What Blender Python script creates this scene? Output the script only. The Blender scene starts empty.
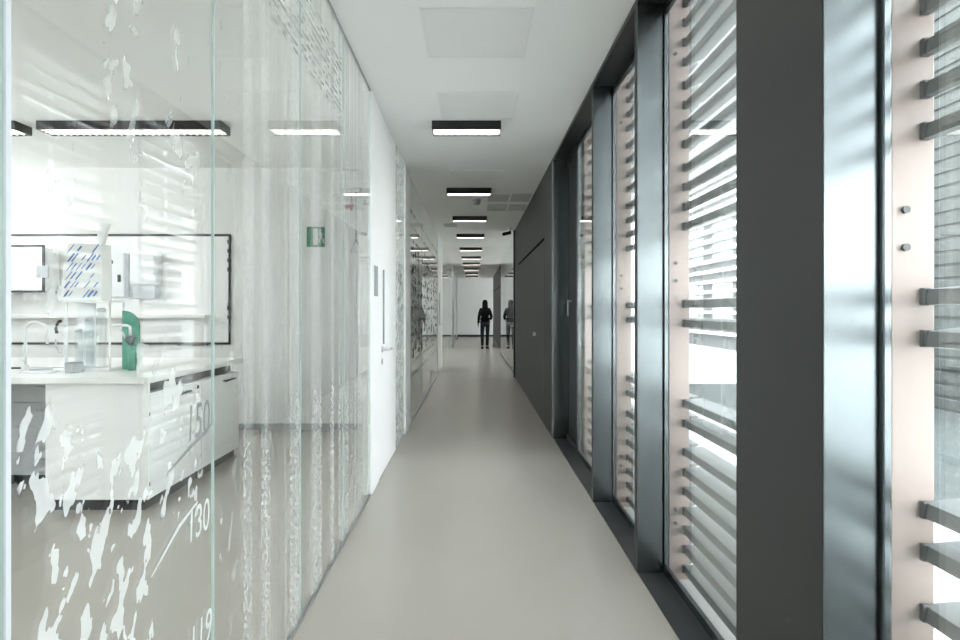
import bpy, bmesh, math, random
from mathutils import Vector, Matrix
random.seed(7)
S = bpy.context.scene
C = S.collection
PI = math.pi

# ------------------------------------------------------------------ node helpers
def new_mat(name):
    m = bpy.data.materials.new(name); m.use_nodes = True
    nt = m.node_tree; nt.nodes.clear()
    return m, nt

def nd(nt, typ, ins=None, **props):
    n = nt.nodes.new(typ)
    for k, v in props.items(): setattr(n, k, v)
    for k, v in (ins or {}).items():
        if hasattr(v, 'is_linked') or isinstance(v, bpy.types.NodeSocket): nt.links.new(v, n.inputs[k])
        else: n.inputs[k].default_value = v
    return n

def mth(nt, op, a, b=None, c=None, clamp=False):
    n = nt.nodes.new('ShaderNodeMath'); n.operation = op; n.use_clamp = clamp
    for i, v in enumerate((a, b, c)):
        if v is None: continue
        if isinstance(v, bpy.types.NodeSocket): nt.links.new(v, n.inputs[i])
        else: n.inputs[i].default_value = v
    return n.outputs[0]

def sstep(nt, lo, hi, v):
    n = nt.nodes.new('ShaderNodeMapRange'); n.interpolation_type = 'SMOOTHSTEP'
    n.inputs[1].default_value = lo; n.inputs[2].default_value = hi
    nt.links.new(v, n.inputs[0])
    return n.outputs[0]

def noise(nt, vec=None, w=None, scale=1.0, detail=2.0, rough=.5):
    n = nt.nodes.new('ShaderNodeTexNoise')
    if w is not None:
        n.noise_dimensions = '1D'; nt.links.new(w, n.inputs['W'])
    elif vec is not None: nt.links.new(vec, n.inputs['Vector'])
    n.inputs['Scale'].default_value = scale; n.inputs['Detail'].default_value = detail
    n.inputs['Roughness'].default_value = rough
    return n.outputs[0]

def out(nt, sh):
    o = nt.nodes.new('ShaderNodeOutputMaterial'); nt.links.new(sh, o.inputs[0])

def paint(name, col, rough=.5, spec=.5, metal=0.0, vary=.03, vscale=6.0, ior=None, bump=0.0, vrough=0.0, coat=0.0):
    m, nt = new_mat(name)
    p = nd(nt, 'ShaderNodeBsdfPrincipled')
    p.inputs['Roughness'].default_value = rough
    p.inputs['Metallic'].default_value = metal
    p.inputs['Specular IOR Level'].default_value = spec
    if ior: p.inputs['IOR'].default_value = ior
    if coat: p.inputs['Coat Weight'].default_value = coat
    geo = nd(nt, 'ShaderNodeNewGeometry')
    nz = noise(nt, geo.outputs['Position'], scale=vscale, detail=4)
    mr = nd(nt, 'ShaderNodeMapRange', {0: nz, 1: .3, 2: .7, 3: 1 - vary, 4: 1 + vary})
    mx = nd(nt, 'ShaderNodeVectorMath', {0: (col[0], col[1], col[2])}, operation='SCALE')
    nt.links.new(mr.outputs[0], mx.inputs['Scale'])
    nt.links.new(mx.outputs[0], p.inputs['Base Color'])
    if vrough:
        r = nd(nt, 'ShaderNodeMapRange', {0: nz, 1: .3, 2: .7, 3: rough - vrough, 4: rough + vrough})
        nt.links.new(r.outputs[0], p.inputs['Roughness'])
    if bump:
        nb = noise(nt, geo.outputs['Position'], scale=120, detail=3)
        b = nd(nt, 'ShaderNodeBump', {'Strength': bump, 'Distance': .002, 'Height': nb})
        nt.links.new(b.outputs[0], p.inputs['Normal'])
    out(nt, p.outputs[0])
    return m

def emit(name, col, st):
    m, nt = new_mat(name)
    e = nd(nt, 'ShaderNodeEmission', {'Color': (*col, 1), 'Strength': st})
    out(nt, e.outputs[0]); return m

def thin_glass(nt, tint, f0, gain=1.0):
    """thin clear sheet: what is not mirrored at the surface passes straight on"""
    geo = nd(nt, 'ShaderNodeNewGeometry')
    d = nd(nt, 'ShaderNodeVectorMath', {0: geo.outputs['Incoming'], 1: geo.outputs['Normal']}, operation='DOT_PRODUCT')
    c = mth(nt, 'ABSOLUTE', d.outputs['Value'])
    k = mth(nt, 'POWER', mth(nt, 'SUBTRACT', 1.0, c, clamp=True), 5.0)
    f = mth(nt, 'MULTIPLY_ADD', k, (1 - f0) * gain, f0, clamp=True)
    t = nd(nt, 'ShaderNodeBsdfTransparent', {'Color': (*tint, 1)})
    g = nd(nt, 'ShaderNodeBsdfGlossy', {'Color': (1, 1, 1, 1), 'Roughness': 0.0})
    mx = nd(nt, 'ShaderNodeMixShader', {0: f, 1: t.outputs[0], 2: g.outputs[0]})
    return mx.outputs[0], geo

def glass(name, tint=(.97, .985, .975), f0=.045, gain=1.0):
    m, nt = new_mat(name)
    s, _ = thin_glass(nt, tint, f0, gain)
    out(nt, s); return m

def film_shader(nt, col):
    a = nd(nt, 'ShaderNodeBsdfTranslucent', {'Color': (*col, 1)})
    b = nd(nt, 'ShaderNodeBsdfDiffuse', {'Color': (*col, 1)})
    return nd(nt, 'ShaderNodeMixShader', {0: .5, 1: a.outputs[0], 2: b.outputs[0]}).outputs[0]

def film_solid(name, col):
    m, nt = new_mat(name)
    out(nt, film_shader(nt, col)); return m

def yz(nt, geo, ay, az, by, bz):
    s = nd(nt, 'ShaderNodeSeparateXYZ', {0: geo.outputs['Position']})
    y, z = s.outputs[1], s.outputs[2]
    u = mth(nt, 'ADD', mth(nt, 'MULTIPLY', y, ay), mth(nt, 'MULTIPLY', z, az))
    v = mth(nt, 'ADD', mth(nt, 'MULTIPLY', y, by), mth(nt, 'MULTIPLY', z, bz))
    c = nd(nt, 'ShaderNodeCombineXYZ', {0: u, 1: v})
    return c.outputs[0], y, z

def lab_glass(name):
    m, nt = new_mat(name)
    s, geo = thin_glass(nt, (.975, .985, .98), .016)
    # slanted brush blots, sparse, in loose clusters
    vec, y, z = yz(nt, geo, 24, -9, 4, 11)
    bl = noise(nt, vec, scale=1.0, detail=2.5)
    vec2, _, _ = yz(nt, geo, 4.5, 0, 0, 2.6)
    cl = noise(nt, vec2, scale=1.0, detail=1.0)
    patch = mth(nt, 'MULTIPLY', mth(nt, 'MULTIPLY', sstep(nt, .99, 1.03, y), mth(nt, 'SUBTRACT', 1.0, sstep(nt, 1.32, 1.40, y))),
                mth(nt, 'SUBTRACT', 1.0, sstep(nt, 1.0, 1.12, z)))
    cl = mth(nt, 'MULTIPLY_ADD', patch, .25, cl)
    blot = mth(nt, 'MULTIPLY', sstep(nt, .56, .58, mth(nt, 'MULTIPLY_ADD', patch, .02, bl)), sstep(nt, .50, .56, cl))
    low = mth(nt, 'SUBTRACT', 1.0, sstep(nt, 1.15, 1.45, z))
    blot = mth(nt, 'MULTIPLY', blot, mth(nt, 'MULTIPLY_ADD', low, .40, .32))
    near = mth(nt, 'SUBTRACT', 1.0, sstep(nt, 1.55, 1.9, y))
    blot = mth(nt, 'MULTIPLY', blot, mth(nt, 'MULTIPLY_ADD', near, .8, .2))
    # close printed columns farther along the wall
    col = sstep(nt, .47, .53, noise(nt, w=y, scale=5.5, detail=2))
    col2 = sstep(nt, .45, .6, noise(nt, w=y, scale=17.0, detail=2))
    vec3, _, _ = yz(nt, geo, 62, 30, -14, 42)
    fine = sstep(nt, .45, .56, noise(nt, vec3, scale=1.0, detail=2))
    lowz = mth(nt, 'SUBTRACT', 1.0, sstep(nt, .85, 1.05, z))
    dense = mth(nt, 'MULTIPLY', sstep(nt, 1.83, 1.95, y),
                mth(nt, 'MULTIPLY', mth(nt, 'MULTIPLY_ADD', fine, mth(nt, 'MULTIPLY_ADD', lowz, .2, .10), .2),
                    mth(nt, 'MULTIPLY_ADD', col, .65, mth(nt, 'MULTIPLY', col2, .25))))
    # block of fine printed lines close under the ceiling
    rows = sstep(nt, .1, .5, mth(nt, 'SINE', mth(nt, 'MULTIPLY', z, 2 * PI * 30)))
    vec4, _, _ = yz(nt, geo, 16, 0, 0, 30)
    br = sstep(nt, .42, .5, noise(nt, vec4, scale=1.0, detail=0))
    inside = mth(nt, 'MULTIPLY',
                 mth(nt, 'MULTIPLY', mth(nt, 'GREATER_THAN', y, 2.16), mth(nt, 'LESS_THAN', y, 3.35)),
                 mth(nt, 'MULTIPLY', mth(nt, 'GREATER_THAN', z, 2.42), mth(nt, 'LESS_THAN', z, 2.78)))
    blk = mth(nt, 'MULTIPLY', mth(nt, 'MULTIPLY', rows, br), inside)
    mask = mth(nt, 'MAXIMUM', blot, dense, clamp=True)
    fs = film_shader(nt, (.76, .79, .78))
    mx = nd(nt, 'ShaderNodeMixShader', {0: mask, 1: s, 2: fs})
    dk = film_shader(nt, (.30, .33, .32))
    mx2 = nd(nt, 'ShaderNodeMixShader', {0: mth(nt, 'MULTIPLY', blk, .7), 1: mx.outputs[0], 2: dk})
    out(nt, mx2.outputs[0]); return m

def written_glass(name):
    m, nt = new_mat(name)
    s, geo = thin_glass(nt, (.93, .96, .945), .05)
    vec, y, z = yz(nt, geo, 6, 1.5, -2, 12)
    ink = sstep(nt, .51, .55, noise(nt, vec, scale=1.0, detail=3))
    zone = sstep(nt, .46, .52, noise(nt, w=y, scale=4.0, detail=2))
    band = mth(nt, 'MULTIPLY', mth(nt, 'GREATER_THAN', z, .75), mth(nt, 'LESS_THAN', z, 2.15))
    a = mth(nt, 'MULTIPLY', mth(nt, 'MULTIPLY', ink, zone), band)
    rows = sstep(nt, .55, .8, mth(nt, 'SINE', mth(nt, 'MULTIPLY', z, 2 * PI * 6)))
    vec4, _, _ = yz(nt, geo, 9, 0, 0, 6)
    br = sstep(nt, .5, .55, noise(nt, vec4, scale=1.0, detail=2))
    b = mth(nt, 'MULTIPLY', mth(nt, 'MULTIPLY', mth(nt, 'MULTIPLY', rows, br), .6), mth(nt, 'MULTIPLY', mth(nt, 'GREATER_THAN', z, .5), mth(nt, 'LESS_THAN', z, 2.6)))
    mask = mth(nt, 'MULTIPLY', mth(nt, 'MAXIMUM', a, b), .95)
    dk = film_shader(nt, (.03, .03, .03))
    fog = nd(nt, 'ShaderNodeMixShader', {0: .12, 1: s, 2: film_shader(nt, (.6, .62, .6))})
    mx = nd(nt, 'ShaderNodeMixShader', {0: mask, 1: fog.outputs[0], 2: dk})
    out(nt, mx.outputs[0]); return m

def frosted_glass(name):
    m, nt = new_mat(name)
    s, geo = thin_glass(nt, (.9, .94, .925), .05)
    vec, y, z = yz(nt, geo, 10, 4, -4, 14)
    k = sstep(nt, .4, .6, noise(nt, vec, scale=1.0, detail=3))
    mx = nd(nt, 'ShaderNodeMixShader', {0: mth(nt, 'MULTIPLY_ADD', k, .4, .25), 1: s, 2: film_shader(nt, (.70, .73, .725))})
    out(nt, mx.outputs[0]); return m

# ------------------------------------------------------------------ materials
M = {}
M['ceil'] = paint('ceiling_paint', (.87, .87, .855), .85, .2, vary=.01, vscale=1.5)
M['wall'] = paint('white_wall', (.84, .84, .825), .8, .25, vary=.012, vscale=2)
M['floor'] = paint('resin_floor', (.37, .345, .31), .25, .5, vary=.015, vscale=1.3)
M['white'] = paint('white_lacquer', (.87, .87, .86), .35, .5, vary=.01)
M['white2'] = paint('white_worktop', (.82, .82, .80), .3, .5, vary=.01)
M['dark'] = paint('anthracite_panel', (.04, .042, .04), .6, .25, vary=.05, vscale=3, bump=.05)
M['mull'] = paint('satin_metal', (.20, .224, .232), .27, .5, metal=1.0, vary=.03, vscale=4)
M['mullin'] = paint('shaded_mullion_side', (.024, .026, .026), .5, .35, vary=.04, vscale=4)  # darkened copy of the mullion metal, for sides that reflect less light
M['soffit'] = paint('black_frame', (.018, .019, .02), .35, .5, vary=.03)
M['sill'] = paint('dark_sill', (.032, .034, .036), .45, .5, vary=.08, vscale=9, bump=.05)
M['post'] = paint('pale_copper_post', (.375, .305, .27), .4, .5, vary=.03)
M['slat'] = paint('grey_slat', (.145, .155, .15), .4, .5, vary=.06, vscale=5)
M['bracket'] = paint('dark_bracket', (.08, .08, .082), .4, .5)
M['steel'] = paint('brushed_steel', (.55, .56, .57), .3, .5, metal=.9, vary=.03)
M['grey'] = paint('mid_grey', (.30, .31, .32), .5, .5)
M['panelgrey'] = paint('access_panel_grey', (.81, .81, .795), .7, .3, vary=.01)
M['vent'] = paint('vent_grey', (.56, .56, .55), .6, .3, vary=.02)
M['black'] = paint('black_lacquer', (.012, .012, .012), .4, .5)
M['groove'] = paint('dark_groove', (.006, .006, .006), 1.0, 0.0)
M['kick'] = paint('black_plinth', (.02, .02, .022), .3, .5)
M['green'] = paint('green_enamel', (.03, .27, .17), .4, .5)
M['sign'] = paint('sign_green', (.01, .20, .10), .5, .4)
M['blue'] = paint('blue_print', (.05, .16, .45), .6, .3)
M['plastic'] = paint('white_plastic', (.80, .82, .83), .35, .5, vary=.01)
M['plasticgrey'] = paint('grey_plastic', (.50, .52, .54), .4, .5)
M['red'] = paint('red_lever', (.35, .05, .05), .4, .5)
M['lampw'] = paint('lamp_louvre', (.78, .78, .76), .3, .5)
M['lamp'] = emit('lamp_light', (1.0, .95, .88), 10.0)
M['lamp_lab'] = emit('laboratory_lamp_light', (1.0, .95, .88), 5.0)
M['lg'] = lab_glass('printed_glass')
M['cg'] = glass('clear_glass', (.975, .985, .98), .04)
M['wg'] = glass('window_glass', (.91, .93, .92), .14, 1.0)
M['tg'] = written_glass('written_glass')
M['fg'] = frosted_glass('frosted_glass')
M['mg'] = glass('side_room_glass', (.85, .87, .86), .08)
M['edge'] = paint('glass_edge', (.46, .56, .54), .2, .5)
M['film'] = film_solid('white_film', (.74, .78, .77))
M['filmd'] = film_solid('film_toned_grey', (.38, .40, .395))  # the white film, darkened as it looks against the bright bench
M['joint'] = paint('pale_joint', (.62, .65, .68), .4, .5)
M['channel'] = paint('floor_channel', (.35, .36, .36), .35, .5, metal=.6)
M['pave'] = paint('pale_paving', (.62, .61, .58), .8, .3, vary=.06, vscale=2)
M['concrete'] = paint('grey_render', (.17, .178, .175), .8, .3, vary=.05, vscale=1.5)
M['facade'] = paint('white_render', (.80, .80, .79), .7, .3, vary=.02)
M['slate'] = paint('slate_cladding', (.065, .073, .069), .7, .3, vary=.25, vscale=6)
M['pane_d'] = paint('dark_window', (.10, .13, .14), .1, .6)
M['pane_l'] = paint('pale_window', (.22, .25, .26), .15, .6)
M['leaf'] = paint('leaf_green', (.07, .13, .04), .7, .3, vary=.35, vscale=9)
M['bark'] = paint('bark', (.10, .08, .06), .8, .2, vary=.2, vscale=12)
M['skin'] = paint('skin', (.28, .16, .11), .5, .4)
M['hair'] = paint('dark_hair', (.006, .005, .004), .9, .1)
M['cloth'] = paint('black_cloth', (.007, .007, .008), .95, .08)
M['denim'] = paint('dark_trousers', (.012, .012, .014), .85, .2)
M['leather'] = paint('black_leather', (.012, .011, .01), .4, .5)
M['paper'] = paint('white_paper', (.78, .79, .78), .8, .2)
M['clearp'] = glass('clear_plastic', (.86, .89, .89), .09)

# ------------------------------------------------------------------ mesh helpers
def bx(bm, x0, x1, y0, y1, z0, z1, bev=0.0, mi=0):
    g = bmesh.ops.create_cube(bm, size=1.0)
    vs = g['verts']
    for v in vs:
        v.co = Vector(((x0 + x1) / 2 + v.co.x * (x1 - x0), (y0 + y1) / 2 + v.co.y * (y1 - y0), (z0 + z1) / 2 + v.co.z * (z1 - z0)))
    fs = set(f for v in vs for f in v.link_faces)
    for f in fs: f.material_index = mi
    if bev > 0:
        es = set(e for v in vs for e in v.link_edges)
        r = bmesh.ops.bevel(bm, geom=list(es), offset=bev, segments=2, profile=.5, affect='EDGES')
        for f in r['faces']: f.material_index = mi
    return vs

def box(x0, x1, y0, y1, z0, z1, bev=0.0):
    bm = bmesh.new(); bx(bm, x0, x1, y0, y1, z0, z1, bev); return bm

def tube(bm, pts, r, seg=10, cap=True):
    pts = [Vector(p) for p in pts]
    rings = []
    n = len(pts)
    rs = r if isinstance(r, (list, tuple)) else [r] * n
    for i, p in enumerate(pts):
        d = (pts[min(i + 1, n - 1)] - pts[max(i - 1, 0)]).normalized()
        ref = Vector((0, 0, 1)) if abs(d.z) < .95 else Vector((1, 0, 0))
        a = d.cross(ref).normalized(); b = d.cross(a)
        rings.append([bm.verts.new(p + (a * math.cos(2 * PI * k / seg) + b * math.sin(2 * PI * k / seg)) * rs[i]) for k in range(seg)])
    for i in range(n - 1):
        for k in range(seg):
            f = bm.faces.new((rings[i][k], rings[i][(k + 1) % seg], rings[i + 1][(k + 1) % seg], rings[i + 1][k])); f.smooth = True
    if cap:
        bm.faces.new(rings[0]); bm.faces.new(rings[-1])
    return bm

def lathe(bm, c, prof, seg=20):
    rings = []
    for r, z in prof:
        rings.append([bm.verts.new((c[0] + r * math.cos(2 * PI * k / seg), c[1] + r * math.sin(2 * PI * k / seg), c[2] + z)) for k in range(seg)])
    for i in range(len(rings) - 1):
        for k in range(seg):
            f = bm.faces.new((rings[i][k], rings[i][(k + 1) % seg], rings[i + 1][(k + 1) % seg], rings[i + 1][k])); f.smooth = True
    bm.faces.new(rings[0]); bm.faces.new(rings[-1])
    return bm

def prism(bm, poly, axis, a, b, mi=0):
    """poly: (u,v) outline; axis 'y': u=x v=z, from y=a to b; 'x': u=y v=z"""
    def P(u, v, t): return (u, t, v) if axis == 'y' else ((t, u, v) if axis == 'x' else (u, v, t))
    A = [bm.verts.new(P(u, v, a)) for u, v in poly]; B = [bm.verts.new(P(u, v, b)) for u, v in poly]
    n = len(poly); fs = [bm.faces.new(A), bm.faces.new(B)]
    for i in range(n): fs.append(bm.faces.new((A[i], A[(i + 1) % n], B[(i + 1) % n], B[i])))
    for f in fs: f.material_index = mi
    return bm

def obj(name, bm, mat, parent=None):
    bmesh.ops.recalc_face_normals(bm, faces=bm.faces[:])
    w = Vector((0, 0, 0)); p = parent
    while p is not None: w += Vector(p.location); p = p.parent
    bmesh.ops.translate(bm, verts=bm.verts[:], vec=-w)      # into the parent's own frame
    me = bpy.data.meshes.new(name); bm.to_mesh(me); bm.free()
    for m in (mat if isinstance(mat, (list, tuple)) else [mat]): me.materials.append(m)
    o = bpy.data.objects.new(name, me); C.objects.link(o)
    if parent is not None: o.parent = parent
    return o

def tag(o, label, cat, group=None):
    o['label'] = label; o['category'] = cat
    if group: o['group'] = group
    return o

def thing(name, label, cat, loc, group=None):
    o = bpy.data.objects.new(name, None); C.objects.link(o)
    o.location = loc; o.empty_display_size = .1
    return tag(o, label, cat, group)

def struct(name, bm, mat, parent=None):
    o = obj(name, bm, mat, parent); o['kind'] = 'structure'; return o

def dup(root, delta, label):
    """copy a thing and its parts (two levels), moved by delta"""
    r = root.copy(); C.objects.link(r); r.location = Vector(root.location) + Vector(delta); r['label'] = label
    for ch in list(root.children):
        c = ch.copy(); C.objects.link(c); c.parent = r
        for g in list(ch.children):
            d = g.copy(); C.objects.link(d); d.parent = c
    return r

# ------------------------------------------------------------------ dimensions
ZC = 2.95            # ceiling
XL, XR = -.75, .84   # hallway planes
XG = 1.0             # window glass plane
YE = 30.0
YB = -4.0
YW = 6.64            # laboratory end wall

# ------------------------------------------------------------------ shell
struct('floor', box(-6.6, XR + .005, YB, YE, -.15, 0), M['floor'])
struct('floor_side', box(XR + .005, 4.2, 11.9, YE, -.15, 0), M['floor'])
struct('ceiling', box(-6.6, XR, YB, YE, ZC, ZC + .3), M['ceil'])
struct('ceiling_side', box(XR, 4.2, 11.9, YE, ZC, ZC + .3), M['ceil'])
struct('wall_front', box(-6.7, 4.3, YE, YE + .2, -.15, ZC + .3), M['wall'])
struct('wall_back', box(-6.7, 1.3, YB - .2, YB, -.15, ZC + .3), M['wall'])
struct('wall_side', box(4.2, 4.3, 11.9, YE, -.15, .5), M['wall'])
struct('trim_side', box(4.2, 4.3, 11.9, YE, 2.75, ZC + .3), M['wall'])
struct('window_41', box(4.24, 4.25, 11.9, YE, .5, 2.75), M['cg'])  # unseen window, added so daylight reaches the side room
struct('baseboard_front', box(-3.9, 4.2, YE - .015, YE, 0, .09, .003), M['dark'])

# outer wall of the rooms on the left, with an unseen window band added to let in daylight
struct('wall_left', box(-6.7, -6.6, YB, YE, -.15, 2.05), M['wall'])
struct('trim_left', box(-6.7, -6.6, YB, YE, 2.8, ZC + .3), M['wall'])
for i, y in enumerate([YB + .05 + k * 2.42 for k in range(15)]):
    if y < YE: struct('trim_%d' % (40 + i), box(-6.7, -6.62, y - .04, y + .04, 2.05, 2.8), M['soffit'])
struct('window_40', box(-6.66, -6.65, YB, YE, 2.05, 2.8), M['cg'])

# laboratory end wall and further room walls
struct('wall_laboratory', box(-6.6, XL + .02, YW, YW + .12, 0, ZC), M['wall'])
struct('baseboard_laboratory', box(-6.6, XL - .012, YW - .014, YW, 0, .075, .003), M['grey'])
struct('wall_partition', box(-6.6, XL - .01, 13.2, 13.3, 0, ZC), M['wall'])
struct('wall_partition_far', box(-6.6, XL - .01, 22.6, 22.7, 0, ZC), M['wall'])

# ------------------------------------------------------------------ left glazing
def pane(n, y0, y1, face, edge=M['edge'], z0=.012, z1=ZC, x=XL, t=.003):
    bm = box(x - t, x + t, y0, y1, z0, z1)
    bm.faces.ensure_lookup_table(); bm.normal_update()
    for f in bm.faces:
        nx = f.normal
        f.material_index = 0 if nx.x > .9 else (1 if nx.x < -.9 else 2)
    return struct('window_%d' % n, bm, [face, M['cg'], edge])

ys = [-3.95, -2.6, -1.25, .945, 1.70, 2.56, 3.42, 4.30]
panes = {}
for i in range(len(ys) - 1):
    panes[i] = pane(i + 1, ys[i] + (.002 if i != 3 else .006), ys[i + 1] - (.002 if i != 2 else .006), M['lg'])
struct('trim_1', box(XL - .0032, XL + .0032, .943, .954, .012, ZC), M['joint'])
for i, y in enumerate(ys[4:7]):
    struct('trim_%d' % (2 + i), box(XL - .004, XL + .004, y - .0018, y + .0018, .012, ZC), M['edge'])
struct('trim_5', box(XL - .008, XL + .008, ys[0], 4.30, 0, .012, .002), M['channel'])
struct('trim_6', box(XL - .007, XL + .007, ys[0], 4.30, ZC - .006, ZC), M['grey'])

# white leaf and its fixed side panel
struct('trim_7', box(XL - .06, XL + .012, 4.305, 4.65, 0, ZC, .003), M['white'])
door = struct('door_1', box(XL - .04, XL + .008, 4.656, 5.662, .008, ZC - .006, .003), M['white'])
bm = bmesh.new()
lathe_c = (XL + .008, 4.80, 1.03)
tube(bm, [(XL + .008, 4.80, 1.03), (XL + .016, 4.80, 1.03)], .026, 16)
tube(bm, [(XL + .014, 4.80, 1.03), (XL + .062, 4.80, 1.03), (XL + .07, 4.815, 1.03), (XL + .07, 4.93, 1.03)], .010, 10)
obj('door_handle', bm, M['steel'], door)
bm = bmesh.new(); tube(bm, [(XL + .008, 4.80, .93), (XL + .015, 4.80, .93)], .024, 16)
obj('lock', bm, M['steel'], door)
obj('pull_rail', box(XL + .008, XL + .022, 4.845, 4.862, 1.07, 1.68, .003), M['grey'], door)
tag(obj('door_sign', box(XL + .012, XL + .017, 4.40, 4.555, 1.455, 1.685, .002), M['grey']),
    'grey rectangular name plate on the white panel beside the white door', 'sign')

pane(8, 5.668, 6.405, M['fg'])
struct('trim_8', box(XL - .07, XL + .018, 6.41, 6.64, 0, ZC, .003), M['white'])
struct('trim_9', box(XL - .07, XL + .018, 6.76, 6.91, 0, ZC, .003), M['white'])
struct('trim_10', box(XL + .02, XL + .0201, 6.63, 6.77, 0, ZC), M['white'])
pane(9, 6.915, 8.70, M['tg']); pane(10, 8.708, 10.50, M['tg']); pane(11, 10.508, 12.395, M['tg'])
struct('trim_11', box(XL - .018, XL + .018, 6.91, 12.4, 0, .012, .002), M['channel'])
M['blush'] = paint('blush_door', (.78, .73, .69), .45, .5, vary=.01)
d2 = struct('door_2', box(XL - .04, XL + .015, 12.4, 13.55, .008, ZC - .5, .003), M['blush'])
struct('trim_12', box(XL - .04, XL + .012, 12.4, 13.55, ZC - .495, ZC, .002), M['white'])
bm = bmesh.new()
tube(bm, [(XL + .015, 12.6, 1.03), (XL + .065, 12.6, 1.03), (XL + .07, 12.62, 1.03), (XL + .07, 12.74, 1.03)], .01, 8)
obj('door_handle', bm, M['steel'], d2)
obj('pull_rail', box(XL + .015, XL + .03, 12.75, 12.80, 1.05, 1.72, .004), M['grey'], d2)
struct('trim_13', box(XL - .06, XL + .016, 13.555, 14.2, 0, ZC, .003), M['white'])
pane(12, 14.21, 17.4, M['cg']); pane(13, 17.42, 20.8, M['cg'])
d3 = struct('door_3', box(XL - .04, XL + .015, 20.82, 22.4, .008, ZC - .006, .003), M['white'])
bm = bmesh.new(); tube(bm, [(XL + .015, 21.0, 1.03), (XL + .06, 21.0, 1.03), (XL + .065, 21.02, 1.03), (XL + .065, 21.14, 1.03)], .011, 8)
obj('door_handle', bm, M['steel'], d3)
obj('pull_rail', box(XL + .015, XL + .03, 21.3, 21.38, 1.05, 1.75, .004), M['grey'], d3)
pane(14, 22.75, 26.0, M['cg'])
struct('trim_14', box(XL - .06, XL + .016, 22.4, 22.74, 0, ZC, .003), M['white'])
struct('trim_15', box(XL - .06, XL + .016, 26.01, 27.0, 0, ZC, .003), M['white'])
pane(15, 27.01, 29.98, M['cg'])

# numbers and strokes of the print
def text_part(name, txt, size, y, z, mat, parent, x=XL + .0034, slant=0.0, yscale=1.0):
    cu = bpy.data.curves.new(name, 'FONT'); cu.body = txt; cu.size = size; cu.shear = slant; cu.extrude = .0002
    t = bpy.data.objects.new(name, cu); C.objects.link(t)
    bpy.context.view_layer.update()
    dg = bpy.context.evaluated_depsgraph_get()
    me = bpy.data.meshes.new_from_object(t.evaluated_get(dg))
    bpy.data.objects.remove(t); bpy.data.curves.remove(cu)
    R = Matrix(((0, 0, 1, x), (yscale, 0, 0, y), (0, 1, 0, z), (0, 0, 0, 1)))
    me.transform(R); me.materials.clear(); me.materials.append(mat)
    o = bpy.data.objects.new(name, me); C.objects.link(o); o.parent = parent
    return o
def stroke(name, pts, w, mat, parent):
    bm = bmesh.new(); n = len(pts); L = []; R_ = []
    for i, (y, z) in enumerate(pts):
        a = pts[max(i - 1, 0)]; b = pts[min(i + 1, n - 1)]
        d = Vector((b[0] - a[0], b[1] - a[1])).normalized(); k = w * (math.sin(PI * (i + .35) / (n - .3)) * .9 + .1) / 2
        L.append((y - d.y * k, z + d.x * k)); R_.append((y + d.y * k, z - d.x * k))
    prism(bm, L + R_[::-1], 'x', XL + .0031, XL + .0035)
    return obj(name, bm, mat, parent)
lp = panes[3]
text_part('lettering', '150', .135, 1.535, 1.005, M['filmd'], lp, slant=.1, yscale=.68)
text_part('lettering', '130', .125, 1.54, .735, M['film'], lp, slant=.1, yscale=.7)
text_part('lettering', '119', .13, 1.55, .415, M['film'], lp, slant=.1, yscale=.7)
stroke('lettering', [(1.44, .95), (1.55, .985), (1.65, 1.01), (1.695, 1.03)], .012, M['filmd'], lp)
stroke('lettering', [(1.37, .73), (1.50, .80), (1.60, .83)], .012, M['film'], lp)

# ------------------------------------------------------------------ right side: dark wall
def bare_box(bm, *a, **k): bx(bm, *a, **k); return bm
struct('wall_right', box(XR, 1.08, 6.30, 11.9, -.2, ZC + .3), M['dark'])
struct('wall_side_end', box(1.08, 4.3, 11.75, 11.9, -.2, ZC + .3), M['wall'])
d4 = struct('door_4', box(XR - .0015, XR, 6.95, 10.85, .01, 2.17), M['dark'])
bm = bmesh.new(); tube(bm, [(XR - .001, 7.87, 1.03), (XR - .03, 7.87, 1.03)], .022, 14)
bx(bm, XR - .04, XR - .028, 7.86, 7.88, 1.0, 1.06, .003)
obj('lock', bm, M['steel'], d4)
struct('trim_16', box(XR - .003, XR, 6.95, 10.85, 2.172, 2.205), M['groove'])
t17 = struct('trim_17', box(XR - .03, XR + .02, 11.78, 11.92, 0, ZC, .004), M['soffit'])
bm = bmesh.new()
tube(bm, [(XR - .03, 11.85, 1.03), (XR - .085, 11.85, 1.03), (XR - .09, 11.83, 1.03), (XR - .09, 11.72, 1.03)], .011, 8)
obj('door_handle', bm, M['steel'], t17)
# glazed side room and dark wall further along
struct('window_16', box(.86, .872, 11.93, 18.3, .01, ZC), M['mg'])
struct('trim_18', box(.85, .88, 11.93, 18.3, 0, .03, .003), M['soffit'])
struct('wall_right_far', box(.97, 1.13, 20.5, 28.4, 0, ZC), M['dark'])
struct('trim_19', box(.955, .97, 20.5, 20.62, 0, ZC, .003), M['soffit'])
struct('trim_20', box(.964, .97, 20.7, 27.9, 2.20, 2.225), M['groove'])

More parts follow.
